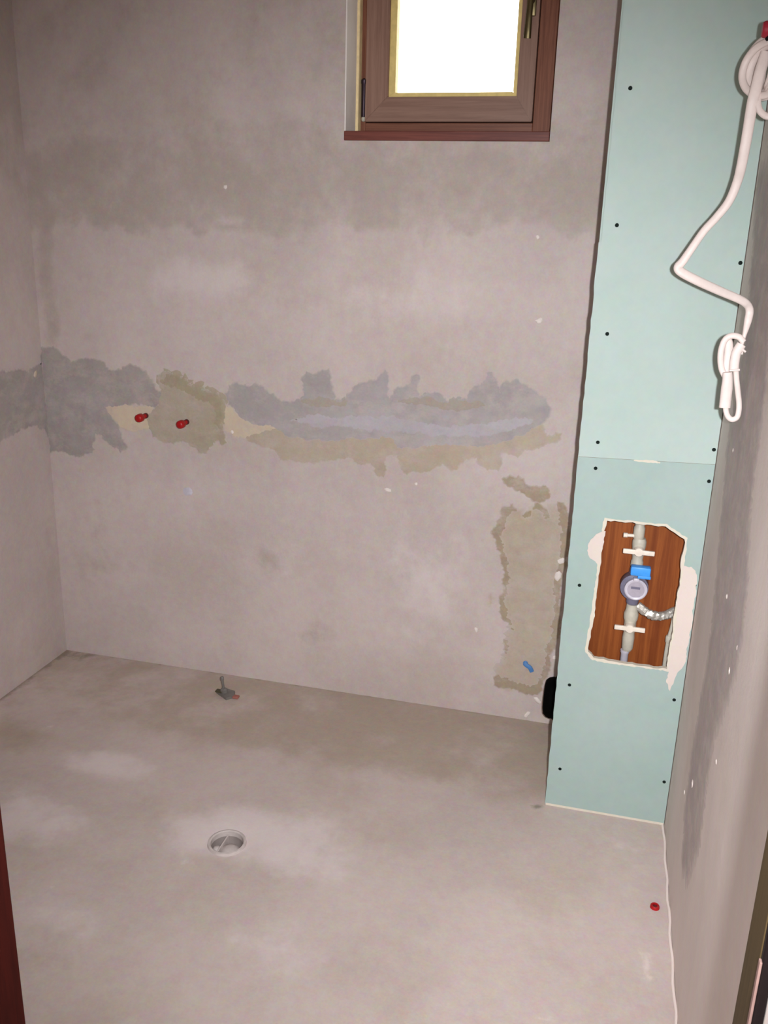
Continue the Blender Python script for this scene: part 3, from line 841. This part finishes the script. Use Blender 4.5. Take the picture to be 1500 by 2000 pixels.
def tbar(z, par, name):
    bm_ = bmesh.new()
    add_lathe(bm_, [(0.013, 0), (0.013, 0.02), (0.011, 0.024), (0.0, 0.025)], (AX, AY-0.010, z), axis=(0, -1, 0), n=24)
    for s in (-1, 1):
        add_box(bm_, (AX+min(s*0.008, s*0.041), AY-0.034, z-0.0065), (AX+max(s*0.008, s*0.041), AY-0.026, z+0.0065), 0.002)
    return obj(name, bm_, m_bar, par, smooth=40)
tbar(0.8015, sv, 'valve_bar')
bl = obj('blue_handle', box((AX-0.016, AY-0.046, 0.7385), (AX+0.036, AY-0.020, 0.764), 0.004), m_blue, meter, smooth=40)
bl['label'] = 'bright blue valve handle'
bm = box((AX+0.004, AY-0.044, 0.7315), (AX+0.038, AY-0.024, 0.7400), 0.002)
obj('handle_lip', bm, m_blue, bl, smooth=40)
obj('handle_stem', lathe([(0.009, 0), (0.009, 0.024)], (AX+0.004, AY-0.0, 0.751), axis=(0, -1, 0), n=16), m_navy, bl, smooth=40)
MZ, MX = 0.6935, AX+0.004
mb = obj('meter_body', lathe([(0.026, 0.026), (0.037, 0.022), (0.038, -0.010), (0.034, -0.016), (0.0, -0.018)], (MX-0.004, AY+0.006, MZ), axis=(0, -1, 0), n=40), m_navy, meter, smooth=40)
obj('meter_inlet', lathe([(0.015, 0.640), (0.017, 0.646), (0.017, 0.742), (0.014, 0.748)], (AX, AY+0.004, 0), n=24), m_navy, mb, smooth=40)
ring = obj('meter_ring', lathe([(0.0225, 0.0), (0.0225, 0.004), (0.027, 0.006), (0.030, 0.004), (0.0305, -0.010), (0.0295, -0.012), (0.0, -0.012)], (MX, AY-0.026, MZ), axis=(0, -1, 0), n=48, cap=False), m_meter_ring, meter, smooth=35)
obj('dial', lathe([(0.0, 0.0015), (0.0225, 0.0015), (0.0225, -0.004), (0, -0.004)], (MX, AY-0.026, MZ), axis=(0, -1, 0), n=40), m_meter, ring, smooth=35)
obj('counter_window', box((MX-0.013, AY-0.0282, MZ+0.001), (MX+0.011, AY-0.0272, MZ+0.0075)), m_navy, ring)
obj('lid_hinge', box((MX-0.010, AY-0.040, MZ+0.0265), (MX+0.006, AY-0.020, MZ+0.0355), 0.003), m_meter_ring, ring, smooth=40)
lv = obj('lower_valve', lathe([(0.0115, 0.500), (0.0155, 0.508), (0.0165, 0.540), (0.0150, 0.556), (0.0165, 0.566), (0.0165, 0.590), (0.0195, 0.598), (0.0200, 0.612), (0.0165, 0.622), (0.0150, 0.640)], (AX+0.001, AY, 0), n=28), m_plastic, meter, smooth=40)
tbar(0.5785, lv, 'valve_bar')
obj('lower_pipe', lathe([(0.0105, 0.10), (0.0105, 0.490), (0.0125, 0.494), (0.0125, 0.500)], (AX-0.004, AY, 0), n=24), m_meter_ring, meter, smooth=40)

pts = smooth_path([(2.092, -0.405, 0.636), (2.108, -0.412, 0.628), (2.128, -0.415, 0.6195), (2.150, -0.413, 0.6165), (2.172, -0.408, 0.6225), (2.196, -0.398, 0.634), (2.218, -0.39, 0.640)], 7)
random.seed(11)
bm = bmesh.new()
add_band(bm, pts, 0.0125, 0.0085, n=14, widths=[1+random.uniform(-0.10, 0.10) for _ in pts])
for v in bm.verts:
    v.co += Vector((0, 1, 0.6))*0.0026*noise.noise(v.co*110)
st = obj('foil_hose', bm, m_chrome, meter)
st['label'] = 'crinkled silver foil hose branching to the right'
bm = bmesh.new()
add_band(bm, smooth_path([(2.1905, -0.400, 0.625), (2.1885, -0.402, 0.585), (2.1835, -0.404, 0.548), (2.182, -0.404, 0.50), (2.182, -0.404, 0.45)], 5), 0.0055, 0.0055, n=12)
obj('thin_pipe', bm, m_plastic, st, smooth=50)
obj('pipe_collar', lathe([(0.007, 0), (0.0085, 0.003), (0.0085, 0.018), (0.007, 0.021)], (2.1835, -0.404, 0.538), n=16), m_plastic, st, smooth=40)

# ------------------------------------------------------------------ white cable on the right
cable = thing('electric_cable', 'bent white flat cable hanging beside the green boxing, coiled at its top', 'cable', (2.18, -0.80, 1.24))
P1 = [(2.180, -0.790, 1.945), (2.1735, -0.797, 1.912), (2.1693, -0.80, 1.8788), (2.1667, -0.80, 1.8518), (2.1664, -0.79, 1.8027), (2.1649, -0.78, 1.7475), (2.1619, -0.77, 1.7147), (2.1519, -0.765, 1.6779), (2.1328, -0.76, 1.6471), (2.1128, -0.755, 1.6207),
      (2.0933, -0.75, 1.5856), (2.0783, -0.75, 1.5584), (2.0700, -0.75, 1.5450), (2.0815, -0.75, 1.5340), (2.1196, -0.76, 1.5168), (2.1604, -0.78, 1.5009), (2.1947, -0.80, 1.4882), (2.2090, -0.81, 1.4790),
      (2.2140, -0.82, 1.4673), (2.2135, -0.82, 1.4469), (2.2105, -0.825, 1.4242), (2.2079, -0.828, 1.4055), (2.2045, -0.83, 1.390)]
sp = smooth_path(P1, 6)
n_ = len(sp)
wd = [1.25 - 0.35*sstep(0.1, 0.45, i/n_) + 0.25*blob(i/n_, 0, 0.60, 0, 0.12, 1) - 0.45*sstep(0.84, 0.93, i/n_) for i in range(n_)]
obj('hanging_run', band(sp, 0.0085, 0.0048, widths=wd), m_cable, cable, smooth=60)
A = [(2.2096, -0.830, 1.4066), (2.1994, -0.83, 1.4163), (2.1845, -0.83, 1.4176), (2.1739, -0.83, 1.4088), (2.1695, -0.83, 1.3898), (2.1705, -0.83, 1.369), (2.176, -0.83, 1.3485), (2.1861, -0.83, 1.3323)]
ends = obj('folded_end', band(smooth_path(A, 6), 0.0062, 0.0045), m_cable, cable, smooth=60)
ends['label'] = 'folded and tied lower end'
obj('folded_strand', band(smooth_path([(2.1786, -0.822, 1.4100), (2.1840, -0.822, 1.3960), (2.1850, -0.822, 1.370), (2.1835, -0.824, 1.340)], 6), 0.0085, 0.005), m_cable, ends, smooth=60)
obj('folded_strand', band(smooth_path([(2.2060, -0.834, 1.402), (2.1985, -0.836, 1.385), (2.1975, -0.836, 1.365), (2.1985, -0.836, 1.350)], 6), 0.0095, 0.006), m_cable, ends, smooth=60)
obj('sheath', band(smooth_path([(2.1865, -0.838, 1.345), (2.1890, -0.838, 1.325), (2.1900, -0.837, 1.300), (2.1911, -0.836, 1.272)], 6), 0.0108, 0.007, widths=[0.85+0.2*min(1, i/9) for i in range(19)]), m_cable, ends, smooth=50)
obj('folded_strand', band(smooth_path([(2.1930, -0.826, 1.278), (2.1965, -0.826, 1.2610), (2.2030, -0.826, 1.2500), (2.2110, -0.826, 1.2465), (2.2190, -0.826, 1.2520), (2.2205, -0.826, 1.2660), (2.2185, -0.826, 1.2830), (2.2130, -0.827, 1.3060), (2.2070, -0.829, 1.3300), (2.2030, -0.831, 1.3490)], 6), 0.0056, 0.0045), m_cable, ends, smooth=60)
for p, q in (((2.189, -0.844, 1.3495), (2.2085, -0.846, 1.3525)), ((2.205, -0.838, 1.3950), (2.2155, -0.838, 1.3880)), ((2.2105, -0.832, 1.400), (2.2095, -0.832, 1.382))):
    obj('tie', band([Vector(p), (Vector(p)+Vector(q))/2, Vector(q)], 0.0022, 0.002), m_cable, ends, smooth=60)
coil = None
for k, (hw, hh, cz, dx) in enumerate(((0.043, 0.047, 1.913, 0.0), (0.031, 0.044, 1.911, 0.001), (0.0185, 0.040, 1.913, 0.002), (0.008, 0.036, 1.914, 0.003), (0.040, 0.052, 1.918, 0.004))):
    pts = []
    for i in range(18):
        a = 2*math.pi*i/18
        x = 2.1850+dx+hw*math.cos(a)*(0.95 if math.cos(a) < 0 else 0.62)
        pts.append((x, -0.800-0.03*math.cos(a)+0.004*k, cz+hh*math.sin(a)*(1.05 if math.sin(a) > 0 else 0.95)))
    o = obj('coil_loop', band(smooth_path(pts, 3, True), 0.0082 if k else 0.0072, 0.0046, closed=True), m_cable, coil or cable, smooth=60)
    if coil is None:
        coil = o
obj('coil_loop', band(smooth_path([(2.176, -0.795, 1.872), (2.1765, -0.80, 1.856), (2.181, -0.802, 1.843), (2.188, -0.805, 1.835), (2.198, -0.808, 1.8305), (2.210, -0.81, 1.836), (2.2135, -0.81, 1.856), (2.209, -0.81, 1.876)], 6), 0.0062, 0.0042), m_cable, coil, smooth=60)

cap = thing('wire_cap', 'dark red cap on the right wall above the cable coil', 'cap', (W, -0.80, 1.982))
bm = lathe([(0.0, 0.069), (0.012, 0.068), (0.0145, 0.064), (0.0150, 0.020), (0.018, 0.016), (0.018, 0.0005)], (W, -0.80, 1.982), axis=(-1, 0, 0), n=24)
obj('cap_body', bm, m_red2, cap, smooth=35)
bm = lathe([(0.010, 0.0), (0.0125, 0.003), (0.0125, 0.010), (0.010, 0.013)], (W-0.048, -0.80, 1.962), axis=(0, 0, 1), n=16)
obj('cable_hook', bm, m_dark, cap, smooth=35)

# ------------------------------------------------------------------ red plugs of the shower outlets
def wall_plug(x, z, label):
    r_ = thing('pipe_plug', label, 'plug', (x, 0, z), 'red pipe plugs in the back wall')
    obj('plug_head', lathe([(0.0, 0.060), (0.0095, 0.0595), (0.0135, 0.056), (0.0145, 0.050), (0.0145, 0.036), (0.0125, 0.032), (0.009, 0.030)], (x, 0, z), axis=(0, -1, 0), n=12), m_red, r_, smooth=40)
    obj('plug_stem', lathe([(0.0060, 0.031), (0.0060, 0.014), (0.0075, 0.012), (0.0075, -0.002)], (x, 0, z), axis=(0, -1, 0), n=16), m_red, r_, smooth=40)
    obj('threaded_socket', lathe([(0.0, 0.011), (0.0085, 0.011), (0.0095, 0.009), (0.0095, 0.0003)], (x, 0, z), axis=(0, -1, 0), n=20), m_reddark, r_, smooth=40)
wall_plug(0.397, 0.962, 'left one of two red plugs in the back wall, under the dark grey mortar')
wall_plug(0.552, 0.952, 'right one of two red plugs in the back wall, in the olive mortar patch')

# blue chip in the upright tan repair
bp = thing('blue_wall_plug', 'small blue plastic wall plug in the tan mortar above the black pipe', 'wall plug', (1.786, 0, 0.203))
bm = bmesh.new()
add_band(bm, smooth_path([(1.770, -0.004, 0.217), (1.780, -0.007, 0.211), (1.790, -0.007, 0.205), (1.798, -0.005, 0.190)], 4), 0.0075, 0.004)
obj('plug_sleeve', bm, plain('dusty_blue_plastic', lin(84, 132, 190), 0.5, 0.3), bp, smooth=40)
obj('plug_collar', lathe([(0.008, 0.0), (0.0085, 0.003), (0.006, 0.0045), (0.0, 0.0045)], (1.774, 0, 0.217), axis=(0, -1, 0), n=16), plain('dusty_blue_plastic_collar', lin(84, 132, 190), 0.5, 0.3), bp, smooth=40)

# black soil pipe stub out of the side of the boxing
sp_ = thing('soil_pipe_stub', 'black capped soil pipe sticking out behind the left edge of the boxing', 'pipe', (PX, -0.10, 0.155))
obj('pipe_end', lathe([(0.0, 0.046), (0.040, 0.046), (0.055, 0.043), (0.064, 0.034), (0.068, 0.022), (0.068, 0.0)], (PX, -0.10, 0.155), axis=(-1, 0, 0), n=48), m_black, sp_, smooth=40)
obj('pipe_collar', lathe([(0.072, 0.0005), (0.072, 0.010), (0.068, 0.014)], (PX, -0.10, 0.155), axis=(-1, 0, 0), n=48, cap=False), m_black, sp_, smooth=40)

# ------------------------------------------------------------------ things on the floor
dn = thing('floor_drain', 'round dusty white floor drain sunk into the grey screed', 'drain', (DX, DYY, -0.05))
obj('drain_rim', lathe([(0.0435, -0.012), (0.0440, 0.002), (0.0470, 0.0045), (0.0515, 0.0035), (0.0530, -0.004)], (DX, DYY, 0), n=48, cap=False), m_drain, dn, smooth=40)
obj('drain_bowl', lathe([(0.0440, -0.006), (0.0425, -0.035), (0.036, -0.046), (0.0, -0.048)], (DX, DYY, 0), n=40, cap=False), m_drain_in, dn, smooth=40)
obj('trap_cup', lathe([(0.0, -0.010), (0.012, -0.011), (0.022, -0.015), (0.026, -0.023), (0.026, -0.046)], (DX+0.011, DYY-0.004, 0), n=32), m_drain, dn, smooth=50)
obj('trap_cup', lathe([(0.0, -0.016), (0.008, -0.017), (0.0115, -0.022), (0.0115, -0.046)], (DX-0.028, DYY-0.006, 0), n=24), m_drain, dn, smooth=50)
obj('divider', box((DX-0.0155, DYY-0.038, -0.046), (DX-0.0115, DYY+0.040, -0.006), 0.001), m_drain, dn)

sx, sy = 0.733, -0.146
sk = thing('pipe_bracket', 'small grey metal pipe bracket with upright rod on the floor by the back wall', 'bracket', (sx, sy, 0))
bm = plate([(-0.036+sx, 0.004+sy), (-0.006+sx, -0.016+sy), (0.020+sx, -0.034+sy), (0.040+sx, -0.010+sy), (0.030+sx, 0.022+sy), (-0.004+sx, 0.030+sy)], on_floor, 0.010)
obj('base_plate', bm, m_steel, sk)
obj('hex_nut', lathe([(0.013, 0.010), (0.013, 0.022), (0.008, 0.026), (0.0, 0.026)], (sx-0.004, sy+0.002, 0), n=6), m_steel, sk)
obj('clamp_tongue', box((sx-0.034, sy-0.010, 0.010), (sx-0.008, sy+0.010, 0.016), 0.002), m_olive_metal, sk)
bm = bmesh.new()
add_band(bm, smooth_path([(sx-0.005, sy+0.002, 0.018), (sx-0.0065, sy+0.002, 0.036), (sx-0.0095, sy+0.002, 0.060)], 4), 0.0042, 0.0042, face=(0, -1, 0))
add_lathe(bm, [(0.0055, 0), (0.0062, 0.003), (0.0062, 0.012), (0.004, 0.015), (0, 0.0155)], (sx-0.0095, sy+0.002, 0.056), n=16)
obj('rod', bm, m_steel, sk, smooth=40)
rb = obj('red_tab', box((sx+0.036, sy-0.020, 0.0015), (sx+0.058, sy+0.000, 0.010), 0.003), plain('faded_red_plastic', lin(166, 106, 96), 0.6, 0.2), sk, smooth=40)
rb['label'] = 'faded red tab'

rd = thing('floor_plug', 'small dark red plug set in the floor near the right wall', 'plug', (2.197, -0.82, 0))
obj('plug_head', lathe([(0.0, 0.0045), (0.0058, 0.0045), (0.0062, 0.0075), (0.0098, 0.0080), (0.0112, 0.0060), (0.0118, 0.0003)], (2.197, -0.82, 0), n=28), m_red, rd, smooth=40)
obj('plug_socket', lathe([(0.0, 0.0050), (0.0055, 0.0050), (0.0055, 0.0030), (0, 0.003)], (2.197, -0.82, 0), n=6), m_reddark, rd)
